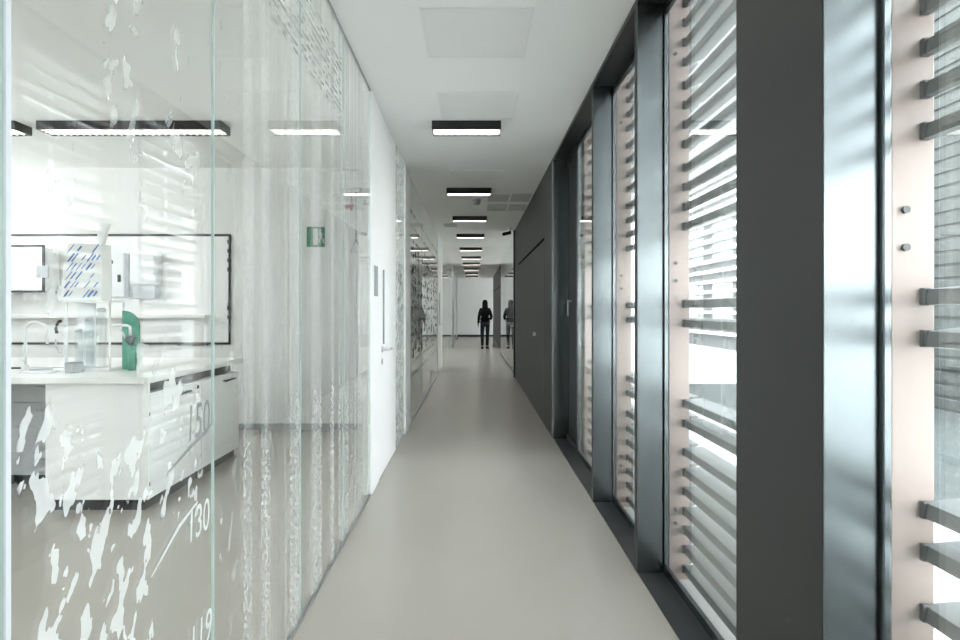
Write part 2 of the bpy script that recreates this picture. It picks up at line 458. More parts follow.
# ------------------------------------------------------------------ right glazing
# soffit and sill of the window niche
struct('trim_21', box(XR, 1.0, YB, 6.30, ZC - .03, ZC + .3), M['soffit'])
struct('floor_sill', box(XR + .005, 1.0, YB, 6.30, -.15, 0.004), M['sill'])
def mullion(n, y0, y1):
    bm = box(XR, .972, y0, y1, .004, ZC - .03, .003); bm.normal_update()
    for f in bm.faces: f.material_index = 1 if abs(f.normal.x) > .9 else 0  # dim reflection on the side faces is put into their colour
    p = struct('trim_%d' % n, bm, [M['mull'], M['mullin']])
    bm = bmesh.new()
    bx(bm, .972, .982, y0 + .012, y1 - .012, .004, ZC - .03)
    bx(bm, .982, .994, y0 + .002, y1 - .002, .004, ZC - .03, .003)
    c = obj('glazing_bead', bm, M['mull'], p)
    return p
bays = [(-3.0, -1.95), (-1.9, -.85), (-.8, .25), (.30, 1.416), (1.885, 3.02), (3.07, 4.13), (4.18, 5.50)]
mulls = [(-1.95, -1.9), (-.85, -.8), (.25, .30), (1.416, 1.885), (3.02, 3.07), (4.13, 4.18)]
for i, (a, b) in enumerate(mulls): mullion(22 + i, a, b)
struct('wall_right_near', box(XR, 1.3, YB, -3.0, 0, ZC + .3), M['dark'])
# dark narrow ventilation leaf and closing post next to the dark wall
d5 = struct('door_5', box(1.0, 1.04, 5.56, 6.16, .06, ZC - .09, .004), M['soffit'])
bm = bmesh.new()
tube(bm, [(1.0, 5.98, 1.44), (.965, 5.98, 1.44)], .010, 8)
tube(bm, [(.965, 5.98, 1.455), (.962, 5.98, 1.29)], .010, 8)
obj('door_handle', bm, M['steel'], d5)
struct('trim_30', box(.974, 1.04, 5.50, 5.555, .004, ZC - .03, .003), M['mull'])
struct('trim_31', box(XR, 1.04, 6.17, 6.298, .004, ZC - .03, .003), M['mull'])
struct('trim_32', box(.98, 1.04, 5.555, 6.17, .004, .06, .003), M['soffit'])
struct('trim_33', box(.98, 1.04, 5.555, 6.17, ZC - .09, ZC - .03, .003), M['soffit'])
for i, (a, b) in enumerate(bays):
    w = struct('window_%d' % (20 + i), box(.980, .988, a + .01, b - .01, .045, ZC - .085), M['wg'])
    bm = bmesh.new()
    bx(bm, .974, .994, a, b, .004, .05, .003); bx(bm, .974, .994, a, b, ZC - .09, ZC - .03, .003)
    bx(bm, .974, .994, a, a + .016, .05, ZC - .09, .003); bx(bm, .974, .994, b - .016, b, .05, ZC - .09, .003)
    obj('window_frame', bm, M['mull'], w)
    # outer ledge
struct('trim_34', box(1.0, 1.55, YB, 6.3, -.15, -.03), M['pave'])

# louvre screens outside the glazing
ZS = [3.02, 2.92, 2.82, 2.72, 2.62, 2.50, 2.40, 2.30, 2.20, 2.08, 1.98, 1.88, 1.78, 1.385, 1.285, .876, .775, .63, .526, .43, .326, .23, .132, .03]
where = ['louvre screen outside the window well behind the viewer', 'louvre screen outside the window behind the viewer',
         'louvre screen outside the window beside the viewer',
         'grey louvre screen on a pale post outside the nearest window',
         'grey louvre screen outside the window between the wide dark column and the first slim mullion',
         'grey louvre screen outside the window between the two slim blue-grey mullions',
         'grey louvre screen outside the window next to the narrow dark vent leaf']
for i, (a, b) in enumerate(bays):
    pe = {3: 1.885, 4: 3.07, 5: 4.18}.get(i, b + .06)
    sc = thing('louvre_screen', where[i], 'louvre', (1.06, (a + b) / 2, -.03), 'louvre screens outside the windows')
    py = b if i != 6 else 5.50
    obj('post', box(1.004, 1.108, py, py + .055, -.03, 3.2, .003), M['post'], sc)
    for z in ZS:
        bm = bmesh.new()
        prof = [(1.075, z - .021), (1.080, z + .014), (1.175, z + .024), (1.18, z + .014), (1.09, z - .024)]
        prism(bm, prof, 'y', (a if i != 4 else 1.92) + .008, py - .001)
        s_ = obj('slat', bm, M['slat'], sc)
        obj('bracket', box(1.070, 1.090, py - .016, py, z - .024, z + .018, .003), M['bracket'], s_)
    for z in (.26, .33, 1.50, 1.59, 2.66):
        bm = bmesh.new()
        tube(bm, [(1.035, py + .0, z), (1.035, py - .010, z)], .009, 10)
        obj('bolt', bm, M['bracket'], sc)

# ------------------------------------------------------------------ ceiling lamps
def make_lamp(cx, y0, length, label, group, light='lamp'):
    d, h = .20, .075
    t = thing('ceiling_lamp', label, 'lamp', (cx, y0 + d / 2, ZC), group)
    x0, x1 = cx - length / 2, cx + length / 2; y1 = y0 + d; z0 = ZC - h
    bm = bmesh.new(); w = .008
    bx(bm, x0, x1, y0, y0 + w, z0, ZC); bx(bm, x0, x1, y1 - w, y1, z0, ZC)
    bx(bm, x0, x0 + w, y0 + w, y1 - w, z0, ZC); bx(bm, x1 - w, x1, y0 + w, y1 - w, z0, ZC)
    bx(bm, x0 + w, x1 - w, y0 + w, y1 - w, ZC - .01, ZC)
    obj('housing', bm, M['black'], t)
    obj('light_panel', box(x0 + w, x1 - w, y0 + w, y1 - w, ZC - .034, ZC - .03), M[light], t)
    bm = bmesh.new(); n = max(2, round(length / .055))
    for k in range(1, n):
        x = x0 + w + (length - 2 * w) * k / n
        bx(bm, x - .002, x + .002, y0 + w, y1 - w, z0 + .003, z0 + .033)
    for k in range(1, 4):
        y = y0 + d * k / 4
        bx(bm, x0 + w, x1 - w, y - .002, y + .002, z0 + .003, z0 + .033)
    obj('louvre', bm, M['lampw'], t)
    return t
ordn = ['second', 'third', 'fourth', 'fifth', 'sixth', 'seventh', 'eighth', 'ninth', 'farthest']
L0 = make_lamp(-.055, 4.98, .585, 'black louvred ceiling lamp in the hallway nearest the viewer, the largest', 'hallway ceiling lamps')
lampY = [4.98, 7.72, 10.05, 12.4, 15.1, 17.6, 19.9, 22.6, 25.1, 27.4]
for k in range(1, 10):
    lab = ('black louvred ceiling lamp, %s from the viewer in the hallway row' % ordn[k - 1]) if k < 9 else 'black louvred ceiling lamp farthest down the hallway, closest to the end wall'
    dup(L0, (0, lampY[k] - lampY[0], 0), lab)
dup(L0, (0, -2.5, 0), 'black louvred ceiling lamp above the viewer')
dup(L0, (0, -5.0, 0), 'black louvred ceiling lamp behind the viewer')
A = make_lamp(-2.91, 4.98, 1.56, 'long black louvred ceiling lamp above the white laboratory bench', 'laboratory ceiling lamps', 'lamp_lab')
dup(A, (-1.74, 0, 0), 'long black louvred ceiling lamp cut by the left picture edge, in the laboratory')
for dx, dy, s in ((0, -2.5, 'close'), (-1.74, -2.5, 'far'), (0, -5, 'close'), (-1.74, -5, 'far')):
    dup(A, (dx, dy, 0), 'long black louvred ceiling lamp in the laboratory beside the viewer, %s row %s' % (s, 'two' if dy == -5 else 'one'))
for k, y in enumerate((8.6, 10.9, 15.5, 18.5, 24.5)):
    if k == 0:
        B = make_lamp(-2.3, y, 1.2, 'black louvred lamp in the room behind the written glass', 'lamps of the rooms behind the hallway glass')
    else: dup(B, (0, y - 8.6, 0), 'black louvred lamp in the room behind the hallway glass, %s one back' % ordn[k - 1])
for k, y in enumerate((13.5, 16.0, 18.5)):
    if k == 0: D_ = make_lamp(2.4, y, .9, 'black louvred lamp in the glazed side room', 'side room lamps')
    else: dup(D_, (0, y - 13.5, 0), 'black louvred lamp in the glazed side room, %s one back' % ordn[k - 1])

# ------------------------------------------------------------------ ceiling fittings
def cpanel(x0, x1, y0, y1, mat, name, label, cat, group=None):
    t = thing(name, label, cat, ((x0 + x1) / 2, (y0 + y1) / 2, ZC), group)
    obj('lid', box(x0 + .012, x1 - .012, y0 + .012, y1 - .012, ZC - .004, ZC, .001), mat, t)
    bm = bmesh.new()
    bx(bm, x0, x1, y0, y0 + .01, ZC - .006, ZC); bx(bm, x0, x1, y1 - .01, y1, ZC - .006, ZC)
    bx(bm, x0, x0 + .01, y0 + .01, y1 - .01, ZC - .006, ZC); bx(bm, x1 - .01, x1, y0 + .01, y1 - .01, ZC - .006, ZC)
    obj('rim', bm, mat, t); return t
cpanel(-.285, .325, 3.12, 3.73, M['panelgrey'], 'ceiling_hatch', 'large flush square access panel in the ceiling nearest the viewer', 'ceiling panel', 'square ceiling access panels')
cpanel(-.265, .335, 4.33, 4.92, M['panelgrey'], 'ceiling_hatch', 'flush square access panel in the ceiling just before the first hallway lamp', 'ceiling panel', 'square ceiling access panels')
cpanel(-.27, .36, 6.74, 7.26, M['panelgrey'], 'ceiling_hatch', 'flush square access panel between the first and the second hallway lamp', 'ceiling panel', 'square ceiling access panels')
for (x0, x1, y0, y1, s) in ((.21, .51, 8.12, 8.70, 'near one on the lamp side'), (.54, .82, 8.12, 8.70, 'near one on the dark wall side'),
                            (.22, .52, 8.95, 9.45, 'far one on the lamp side'), (.55, .83, 8.95, 9.45, 'far one on the dark wall side')):
    cpanel(x0, x1, y0, y1, M['vent'], 'ceiling_vent', 'grey ceiling vent in the block of four, ' + s, 'vent', 'block of four ceiling vents')
cpanel(-.55, -.30, 10.9, 11.35, M['vent'], 'ceiling_vent', 'single grey ceiling vent close above the written glass', 'vent')
bm = bmesh.new(); lathe(bm, (.055, 8.55, ZC), [(.02, -.075), (.05, -.07), (.055, -.04), (.045, -.035), (.06, -.02), (.06, 0)], 16)
tag(obj('smoke_detector', bm, M['grey']), 'small grey smoke detector hanging just behind the second hallway lamp', 'smoke detector')
t = thing('security_camera', 'small dark security camera on the ceiling near the end of the dark wall', 'camera', (.68, 11.55, ZC))
bm = bmesh.new(); lathe(bm, (.72, 11.5, ZC), [(.035, -.012), (.035, 0)], 14); tube(bm, [(.72, 11.5, ZC - .01), (.72, 11.5, ZC - .07)], .012, 8)
obj('mount', bm, M['grey'], t)
bm = bmesh.new(); tube(bm, [(.74, 11.5, ZC - .09), (.58, 11.5, ZC - .125)], [.032, .034], 12); obj('camera_body', bm, M['black'], t)
bm = bmesh.new(); tube(bm, [(.58, 11.5, ZC - .125), (.57, 11.5, ZC - .127)], [.024, .022], 12); obj('lens', bm, M['pane_d'], t)

# ------------------------------------------------------------------ laboratory: bench
BX0, BX1 = -5.6, -2.15
WT = .905
bm = bmesh.new(); bx(bm, BX0, BX1, 3.90, 5.52, WT - .045, WT, .004)
wt = tag(obj('worktop', bm, M['white2']), 'long white laboratory worktop over the white cabinets behind the glass', 'worktop')
obj('cable_strip', box(BX0, -2.67, 4.45, 4.475, WT, WT + .012, .002), M['kick'], wt)
# end cabinet, two doors on the aisle side
def cabinet(y0, y1, hy, label, front=False):
    t = thing('bench_cabinet', label, 'cabinet', ((-2.86 - 2.17) / 2, (y0 + y1) / 2, 0), 'white bench cabinets along the aisle')
    top = .86
    obj('body', box(-2.86, -2.19, y0, y1, .08, top - .075, .002), M['white'], t)
    obj('rail', box(-2.84, -2.25, y0, y1, top - .075, top), M['kick'], t)
    obj('plinth', box(-2.84, -2.215, y0 + .02, y1 - .003, 0, .08), M['kick'], t)
    d = obj('door', box(-2.19, -2.17, y0 + .003, y1 - .003, .083, top - .085, .002), M['white'], t)
    bm = bmesh.new()
    for q in (-.085, .085): tube(bm, [(-2.17, hy + q, .735), (-2.145, hy + q, .735)], .006, 8)
    tube(bm, [(-2.142, hy - .10, .735), (-2.142, hy + .10, .735)], .009, 8)
    obj('handle', bm, M['kick'], d)
    bm = bmesh.new(); tube(bm, [(-2.17, hy + .27, .745), (-2.162, hy + .27, .745)], .014, 10)
    if hy < 5: obj('lock', bm, M['kick'], d)
    else: bm.free()
    return t
c1 = cabinet(3.965, 4.71, 4.38, 'white bench cabinet at the corner of the worktop, its closed end facing the viewer')
obj('end_panel', box(-2.86, -2.17, 3.945, 3.965, .08, .86, .002), M['white'], c1)
obj('hinge', box(-2.2, -2.166, 3.952, 3.962, .17, .195), M['grey'], c1)
obj('hinge', box(-2.2, -2.166, 3.952, 3.962, .64, .665), M['grey'], c1)
cabinet(4.715, 5.47, 5.22, 'second white bench cabinet along the aisle, next to the glass joint')
# recessed drawer units, coloured grey to imitate the shade under the worktop
for k, (x0, s) in enumerate(((-3.55, 'nearest the white end panel'), (-4.22, 'second from the white end panel'), (-4.89, 'third from the white end panel'))):
    t = thing('drawer_unit', 'grey shaded drawer unit under the worktop, ' + s, 'drawer unit', (x0 + .33, 4.8, 0), 'drawer units under the worktop')
    obj('body', box(x0, x0 + .66, 4.54, 5.4, .08, .84), M['plasticgrey'], t)
    obj('plinth', box(x0 + .01, x0 + .65, 4.58, 5.35, 0, .08), M['kick'], t)
    for q in range(4):
        d = obj('drawer', box(x0 + .006, x0 + .654, 4.52, 4.54, .09 + q * .185, .09 + q * .185 + .178, .002), M['plasticgrey'], t)
        bm = bmesh.new(); tube(bm, [(x0 + .22, 4.52, .21 + q * .185), (x0 + .22, 4.497, .21 + q * .185), (x0 + .44, 4.497, .21 + q * .185), (x0 + .44, 4.52, .21 + q * .185)], .006, 8)
        obj('handle', bm, M['steel'], d)
# ------------------------------------------------------------------ laboratory: end wall fittings
def PX(px, Y): return (px - 473) * Y / 590
def PZ(py, Y): return 1.35 + (310 - py) * Y / 590
WB = YW  # face of end wall
t = thing('splash_panel', 'large white wall panel with thin black edging on the laboratory end wall', 'wall panel', (-4.4, WB, .98))
obj('panel', box(-6.2, -2.745, WB - .012, WB, .985, 2.185), M['white'], t)
bm = bmesh.new()
bx(bm, -6.2, -2.725, WB - .02, WB, 2.178, 2.203); bx(bm, -6.2, -2.725, WB - .02, WB, .962, .987)
bx(bm, -2.745, -2.725, WB - .02, WB, .987, 2.178)
obj('edging', bm, M['black'], t)
for py in (242, 251, 260.5, 269.5, 308, 317):
    z = PZ(py, WB); obj('clamp', box(-2.755, -2.712, WB - .03, WB - .02, z - .022, z + .022, .004), M['black'], t)
t = thing('wall_cabinet', 'white wall cabinet with a thin black outline behind the taps', 'cabinet', (-5.2, WB, 1.5))
obj('body', box(-6.1, -4.64, WB - .28, WB - .02, 1.56, 2.03, .003), M['white'], t)
bm = bmesh.new()
bx(bm, -6.1, -4.62, WB - .29, WB - .27, 2.03, 2.052); bx(bm, -6.1, -4.62, WB - .29, WB - .27, 1.538, 1.56); bx(bm, -4.64, -4.62, WB - .29, WB - .27, 1.56, 2.03)
obj('edging', bm, M['black'], t)
obj('socket', box(PX(40, 6.4), PX(52, 6.4), WB - .296, WB - .28, PZ(278, 6.4), PZ(266, 6.4), .003), M['plasticgrey'], t)
obj('knob', box(PX(2, 6.4), PX(8, 6.4), WB - .30, WB - .28, PZ(274, 6.4), PZ(270, 6.4), .003), M['black'], t)
# dispensers
t = thing('towel_dispenser', 'white rounded paper towel dispenser on the laboratory end wall', 'dispenser', (-3.65, WB - .012, 1.46))
bm = bmesh.new(); bx(bm, -3.79, -3.49, WB - .14, WB - .012, 1.62, 2.0, .03); obj('cover', bm, M['plastic'], t)
obj('paper_tray', box(-3.765, -3.515, WB - .12, WB - .012, 1.47, 1.625, .008), M['plasticgrey'], t)
t = thing('soap_dispenser', 'narrow white soap dispenser with dark spots beside the towel dispenser', 'dispenser', (-3.96, WB - .012, 1.46))
obj('cover', box(-4.05, -3.86, WB - .11, WB - .012, 1.49, 1.99, .015), M['plastic'], t)
obj('spout', box(-3.93, -3.90, WB - .125, WB - .10, 1.66, 1.74, .004), M['black'], t)
obj('window_slot', box(-4.0, -3.985, WB - .115, WB - .10, 1.86, 1.90, .002), M['black'], t)
# rail under
bm = bmesh.new(); bx(bm, -3.31, -2.97, WB - .03, WB - .0, .952, .972, .003)
tag(obj('wall_rail', bm, M['black']), 'short black rail under the edged wall panel', 'rail')
# pipe ledge along wall
tag(obj('wall_shelf', box(-6.0, -2.95, WB - .14, WB - .012, 1.26, 1.30, .003), M['white']), 'long white shelf along the edged wall panel', 'shelf')
# exit sign
t = thing('exit_sign', 'green emergency exit sign with a white running figure on the laboratory end wall', 'sign', (-1.77, WB, 2.06))
sx0, sx1, sz0, sz1 = -1.87, -1.665, 2.06, 2.285
obj('plate', box(sx0, sx1, WB - .012, WB, sz0, sz1, .002), M['sign'], t)
bm = bmesh.new()
bx(bm, sx0 + .075, sx0 + .125, WB - .0145, WB - .012, sz0 + .02, sz1 - .02)
obj('doorway', bm, M['paper'], t)
bm = bmesh.new()
def seg(a, b, w):
    a = Vector(a); b = Vector(b); d = (b - a).normalized(); n = Vector((-d.y, d.x)) * w / 2
    prism(bm, [tuple(a + n), tuple(b + n), tuple(b - n), tuple(a - n)], 'y', WB - .0145, WB - .012)
q = (sx0 + .155, sz0 + .115)
seg((q[0], q[1] + .05), (q[0] + .006, q[1] - .012), .022)
seg((q[0] + .006, q[1] - .01), (q[0] + .032, q[1] - .04), .012); seg((q[0] + .032, q[1] - .04), (q[0] + .038, q[1] - .075), .011)
seg((q[0], q[1] - .01), (q[0] - .016, q[1] - .04), .012); seg((q[0] - .016, q[1] - .04), (q[0] - .004, q[1] - .07), .011)
seg((q[0], q[1] + .042), (q[0] + .028, q[1] + .014), .009); seg((q[0], q[1] + .042), (q[0] - .024, q[1] + .02), .009)
prism(bm, [(q[0] + .012 * math.cos(a) - .002, q[1] + .068 + .012 * math.sin(a)) for a in [k * PI / 5 for k in range(10)]], 'y', WB - .0145, WB - .012)
obj('running_figure', bm, M['paper'], t)
# switches on the end wall
t = thing('light_switch', 'grey light switch on the laboratory end wall beside the white door', 'switch', (-1.2, WB, 1.45))
obj('plate', box(-1.26, -1.17, WB - .014, WB, 1.46, 1.60, .004), M['plasticgrey'], t)
obj('rocker', box(-1.24, -1.19, WB - .02, WB - .014, 1.49, 1.57, .003), M['grey'], t)
tag(obj('wall_socket', box(-1.23, -1.18, WB - .014, WB, 1.27, 1.38, .004), M['plasticgrey']), 'grey wall socket just below the light switch', 'socket')

# emergency shower with triangle pull
SY, SX = 5.45, -1.08
t = thing('emergency_shower', 'ceiling emergency shower with a thin triangular pull handle and red valve behind the glass', 'shower', (SX, SY, ZC))
bm = bmesh.new(); tube(bm, [(SX + .04, SY, ZC), (SX + .04, SY, 2.44), (SX - .08, SY, 2.43), (SX - .12, SY, 2.43)], .008, 8); obj('pipe', bm, M['joint'], t)
bm = bmesh.new(); tube(bm, [(SX - .10, SY, 2.30), (SX - .02, SY, 2.32)], [.022, .016], 10); bx(bm, SX - .055, SX - .03, SY - .015, SY + .015, 2.27, 2.34, .004); obj('valve', bm, M['red'], t)
bm = bmesh.new(); tube(bm, [(SX - .04, SY, 2.34), (SX - .04, SY, 2.43)], .007, 8); obj('valve_stem', bm, M['grey'], t)
bm = bmesh.new(); tube(bm, [(SX, SY, 2.44), (SX, SY, 1.995)], .005, 6)
obj('pull_rod', bm, M['kick'], t)
bm = bmesh.new(); tri = [(SX, 2.0), (SX + .05, 1.885), (SX - .05, 1.885), (SX, 2.0)]
tube(bm, [(x, SY, z) for x, z in tri], .008, 6); obj('pull_handle', bm, M['kick'], t)

# ------------------------------------------------------------------ things on the bench
YB_ = 4.38
# rack with printed bag on top
t = thing('drying_rack', 'white laboratory rack with clear cylinders under the blue printed bag', 'rack', (-2.86, YB_, WT))
rx0, rx1 = -2.97, -2.64
obj('back_board', box(rx0, rx0 + .13, YB_ + .05, YB_ + .07, WT, 1.40, .003), M['plastic'], t)
obj('base', box(rx0, rx1, YB_ - .10, YB_ + .10, WT, WT + .022, .003), M['plastic'], t)
obj('shelf', box(rx0, rx1, YB_ - .09, YB_ + .10, 1.405, 1.42, .003), M['plastic'], t)
for x, y in ((rx0 + .008, YB_ - .08), (rx1 - .008, YB_ - .08), (rx0 + .008, YB_ + .09), (rx1 - .008, YB_ + .09)):
    bm = bmesh.new(); tube(bm, [(x, y, WT + .02), (x, y, 1.405)], .008, 8); obj('upright', bm, M['plastic'], t)
for k, (x, r, h, s) in enumerate(((-2.745, .034, .40, 'nearest the eyewash'), (-2.836, .03, .33, 'in the middle'), (-2.912, .026, .25, 'farthest from the eyewash'))):
    b = thing('measuring_cylinder', 'clear plastic cylinder standing in the rack, ' + s, 'cylinder', (x, YB_ - .02, WT + .022), 'clear cylinders in the rack')
    bm = bmesh.new(); lathe(bm, (x, YB_ - .02, WT + .022), [(r * 1.3, 0), (r * 1.3, .012), (r, .02), (r, h), (r * 1.1, h + .01)], 18); obj('tube', bm, M['clearp'], b)
    bm = bmesh.new(); lathe(bm, (x, YB_ - .02, WT + .022 + h + .0102), [(r * .9, 0), (r * .9, .02), (r * .5, .03)], 14); obj('stopper', bm, M['plasticgrey'], b)
t2 = thing('printed_bag', 'white bag with slanted blue printed lines on top of the rack', 'bag', (-2.86, YB_, 1.42))
bm = bmesh.new()
prof = [(-3.03, 1.422), (-2.72, 1.422), (-2.715, 1.60), (-2.725, 1.835), (-2.80, 1.845), (-2.965, 1.835), (-2.985, 1.75), (-3.01, 1.58)]
prism(bm, prof, 'y', YB_ - .06, YB_ + .06); obj('bag_body', bm, M['paper'], t2)
bm = bmesh.new()
for row in range(6):
    zc = 1.80 - row * .066
    for k in range(7):
        if random.random() < .22: continue
        x = -2.965 + k * .036 + random.uniform(-.005, .005) - row * .006
        if x > -2.755 or x < -3.0: continue
        ln = random.choice((.035, .05, .06)); w = random.choice((.006, .009, .013))
        a = Vector((x, zc - ln * .5)); b2 = a + Vector((ln * .8, ln)); n = Vector((ln, -ln * .8)).normalized() * w / 2
        if b2.y > 1.83 or b2.x > -2.73: continue
        prism(bm, [tuple(a + n), tuple(b2 + n), tuple(b2 - n), tuple(a - n)], 'y', YB_ - .0612, YB_ - .06)
obj('print', bm, M['blue'], t2)
bm = bmesh.new(); prism(bm, [(-2.79, 1.84), (-2.74, 1.84), (-2.70, 1.99), (-2.76, 1.99)], 'y', YB_ - .02, YB_ + .02); obj('bag_neck', bm, M['paper'], t2)
# green eyewash
t = thing('eyewash_station', 'green eyewash panel with white pipe and black bowl at the bench end', 'eyewash', (-2.57, YB_, WT))
gx0, gx1 = PX(120.5, YB_), PX(136.5, YB_)
arc = [(gx0, 1.345)] + [(gx0 + (gx1 - gx0) * math.sin(a), 1.345 - .12 * (1 - math.cos(a))) for a in [PI / 2 * k / 8 for k in range(1, 9)]]
prof = [(gx0, WT)] + arc + [(gx1, WT)]
bm = bmesh.new(); prism(bm, prof, 'y', YB_ + .02, YB_ + .05); obj('panel', bm, M['green'], t)
bm = bmesh.new(); tube(bm, [(PX(114, YB_), YB_ - .02, 1.237), (PX(128, YB_), YB_ - .02, 1.237), (PX(131.5, YB_), YB_ - .02, 1.225), (PX(132, YB_), YB_ - .02, 1.16)], .010, 10); obj('pipe', bm, M['plastic'], t)
bm = bmesh.new(); tube(bm, [(PX(121, YB_), YB_ - .01, 1.21), (PX(130, YB_), YB_ - .02, 1.11)], .007, 8); obj('brace', bm, M['plastic'], t)
bm = bmesh.new(); lathe(bm, (PX(132, YB_), YB_ - .02, 1.095), [(.016, 0), (.03, .025), (.037, .055), (.034, .06)], 16); obj('bowl', bm, M['black'], t)
bm = bmesh.new(); lathe(bm, (PX(133, YB_), YB_ - .02, WT), [(.024, 0), (.024, .17), (.014, .188)], 14); obj('bottle', bm, M['green'], t)
# taps
def tap(px, h, reach, label):
    x = PX(px, 4.3)
    t = thing('tap', label, 'tap', (x, 4.3, WT), 'white laboratory taps')
    bm = bmesh.new(); pts = [(x, 4.3, WT + .02), (x, 4.3, WT + h)]
    for k in range(1, 9):
        a = PI * k / 8; pts.append((x + reach * (1 - math.cos(a)) / 2, 4.3, WT + h + reach * .45 * math.sin(a)))
    pts.append((x + reach, 4.3, WT + h - .09)); tube(bm, pts, .011, 10); obj('spout', bm, M['plastic'], t)
    bm = bmesh.new(); lathe(bm, (x, 4.3, WT), [(.03, 0), (.03, .015), (.018, .05)], 14); obj('base', bm, M['plastic'], t)
    bm = bmesh.new(); tube(bm, [(x, 4.29, WT + .07), (x, 4.24, WT + .085)], .008, 8); obj('lever', bm, M['plastic'], t)
tap(25.5, .29, .16, 'white gooseneck tap standing on the worktop in front of the wall cabinet')
tap(-12, .29, .16, 'white gooseneck tap on the worktop at the picture edge')
# hose loop on a stand
x = PX(66, 4.24)
t = thing('hose_stand', 'slim white stand with a black and grey hose loop beside the rack', 'hose', (x, 4.24, WT))
bm = bmesh.new(); tube(bm, [(x, 4.24, WT), (x, 4.24, 1.30)], .013, 10); lathe(bm, (x, 4.24, WT), [(.035, 0), (.035, .012), (.013, .02)], 14); obj('column', bm, M['plastic'], t)
cx, cz = x - .035, 1.17
bm = bmesh.new(); tube(bm, [(cx - .035 * math.cos(a) + .02, 4.21, cz + .045 + .055 * math.sin(a)) for a in [-.6 + 2.2 * k / 8 for k in range(9)]], .010, 8); obj('black_hose', bm, M['black'], t)
bm = bmesh.new(); tube(bm, [(cx + .02 - .04 * math.cos(a), 4.21, cz - .015 - .11 * math.sin(a)) for a in [.1 + 1.9 * k / 10 for k in range(11)]], .005, 8); obj('grey_hose', bm, M['plasticgrey'], t)
# small dark box and tray
bm = bmesh.new(); bx(bm, PX(74, 4.25), PX(84, 4.25), 4.15, 4.25, WT, WT + .075, .006)
t = tag(obj('instrument_box', bm, M['grey']), 'small dark grey instrument box on the worktop in front of the rack', 'box')
t = thing('tray', 'flat pale tray with a grey tool on the worktop near the taps', 'tray', (PX(38, 4.2), 4.25, WT))
bm = bmesh.new(); bx(bm, PX(27, 4.2), PX(56, 4.2), 4.12, 4.40, WT, WT + .015, .003); obj('base', bm, M['plastic'], t)
bm = bmesh.new(); tube(bm, [(PX(30, 4.2), 4.2, WT + .026), (PX(50, 4.2), 4.22, WT + .026)], .01, 8); obj('tool', bm, M['steel'], t)
t = thing('ring_stand', 'small black clamp stand at the picture edge of the worktop', 'stand', (PX(2, 4.2), 4.2, WT))
bm = bmesh.new(); tube(bm, [(PX(1, 4.2), 4.2, WT + .01), (PX(6, 4.2), 4.2, WT + .13)], .006, 8); obj('rod', bm, M['black'], t)
bm = bmesh.new(); bx(bm, PX(-4, 4.2), PX(5, 4.2), 4.15, 4.25, WT, WT + .015, .003); obj('base', bm, M['black'], t)

# ------------------------------------------------------------------ person walking away
def skin(name, verts, edges, radii, mat, parent, root=0, sub=2):
    me = bpy.data.meshes.new(name); me.from_pydata([tuple(v) for v in verts], edges, [])
    o = bpy.data.objects.new(name, me); C.objects.link(o)
    md = o.modifiers.new('skin', 'SKIN'); md.use_smooth_shade = True
    for i, r in enumerate(radii):
        sv = me.skin_vertices[0].data[i]; sv.radius = (r, r) if not isinstance(r, tuple) else r; sv.use_root = (i == root)
    sb = o.modifiers.new('sub', 'SUBSURF'); sb.levels = sub; sb.render_levels = sub
    bpy.context.view_layer.update(); dg = bpy.context.evaluated_depsgraph_get()
    m2 = bpy.data.meshes.new_from_object(o.evaluated_get(dg))
    bpy.data.objects.remove(o); bpy.data.meshes.remove(me)
    m2.materials.clear(); m2.materials.append(mat); m2.name = name
    for p in m2.polygons: p.use_smooth = True
    r = bpy.data.objects.new(name, m2); C.objects.link(r); r.parent = parent
    return r
PXX, PYY = .415, 20.4
per = thing('person', 'person with long dark hair in black clothes walking away down the hallway', 'person', (PXX, PYY, 0))
V = {'pel': (0, 0, .94), 'waist': (0, .0, 1.07), 'chest': (0, .01, 1.26), 'neck0': (0, .0, 1.40), 'neck1': (0, .015, 1.47), 'head0': (0, .03, 1.54), 'head1': (0, .03, 1.61), 'head2': (0, .02, 1.665),
     'shL': (-.152, 0, 1.36), 'elL': (-.212, -.02, 1.10), 'wrL': (-.232, .04, .875), 'haL': (-.236, .055, .80),
     'shR': (.152, 0, 1.36), 'elR': (.222, -.05, 1.11), 'wrR': (.20, .16, 1.03), 'haR': (.185, .225, 1.025),
     'hiL': (-.085, 0, .88), 'knL': (-.095, .03, .49), 'anL': (-.09, -.06, .10), 'heL': (-.09, -.075, .05), 'toL': (-.095, .10, .035),
     'hiR': (.085, 0, .88), 'knR': (.09, .07, .50), 'anR': (.08, .10, .10), 'heR': (.08, .085, .045), 'toR': (.09, .26, .04)}
Rr = {'pel': (.15, .11), 'waist': (.118, .09), 'chest': (.14, .10), 'neck0': (.075, .065), 'neck1': .05, 'head0': (.068, .08), 'head1': (.078, .095), 'head2': (.06, .075),
      'shL': .056, 'elL': .040, 'wrL': .026, 'haL': (.032, .018), 'shR': .056, 'elR': .040, 'wrR': .026, 'haR': (.032, .018),
      'hiL': .085, 'knL': .057, 'anL': .038, 'heL': .036, 'toL': .03, 'hiR': .085, 'knR': .057, 'anR': .038, 'heR': .036, 'toR': .03}
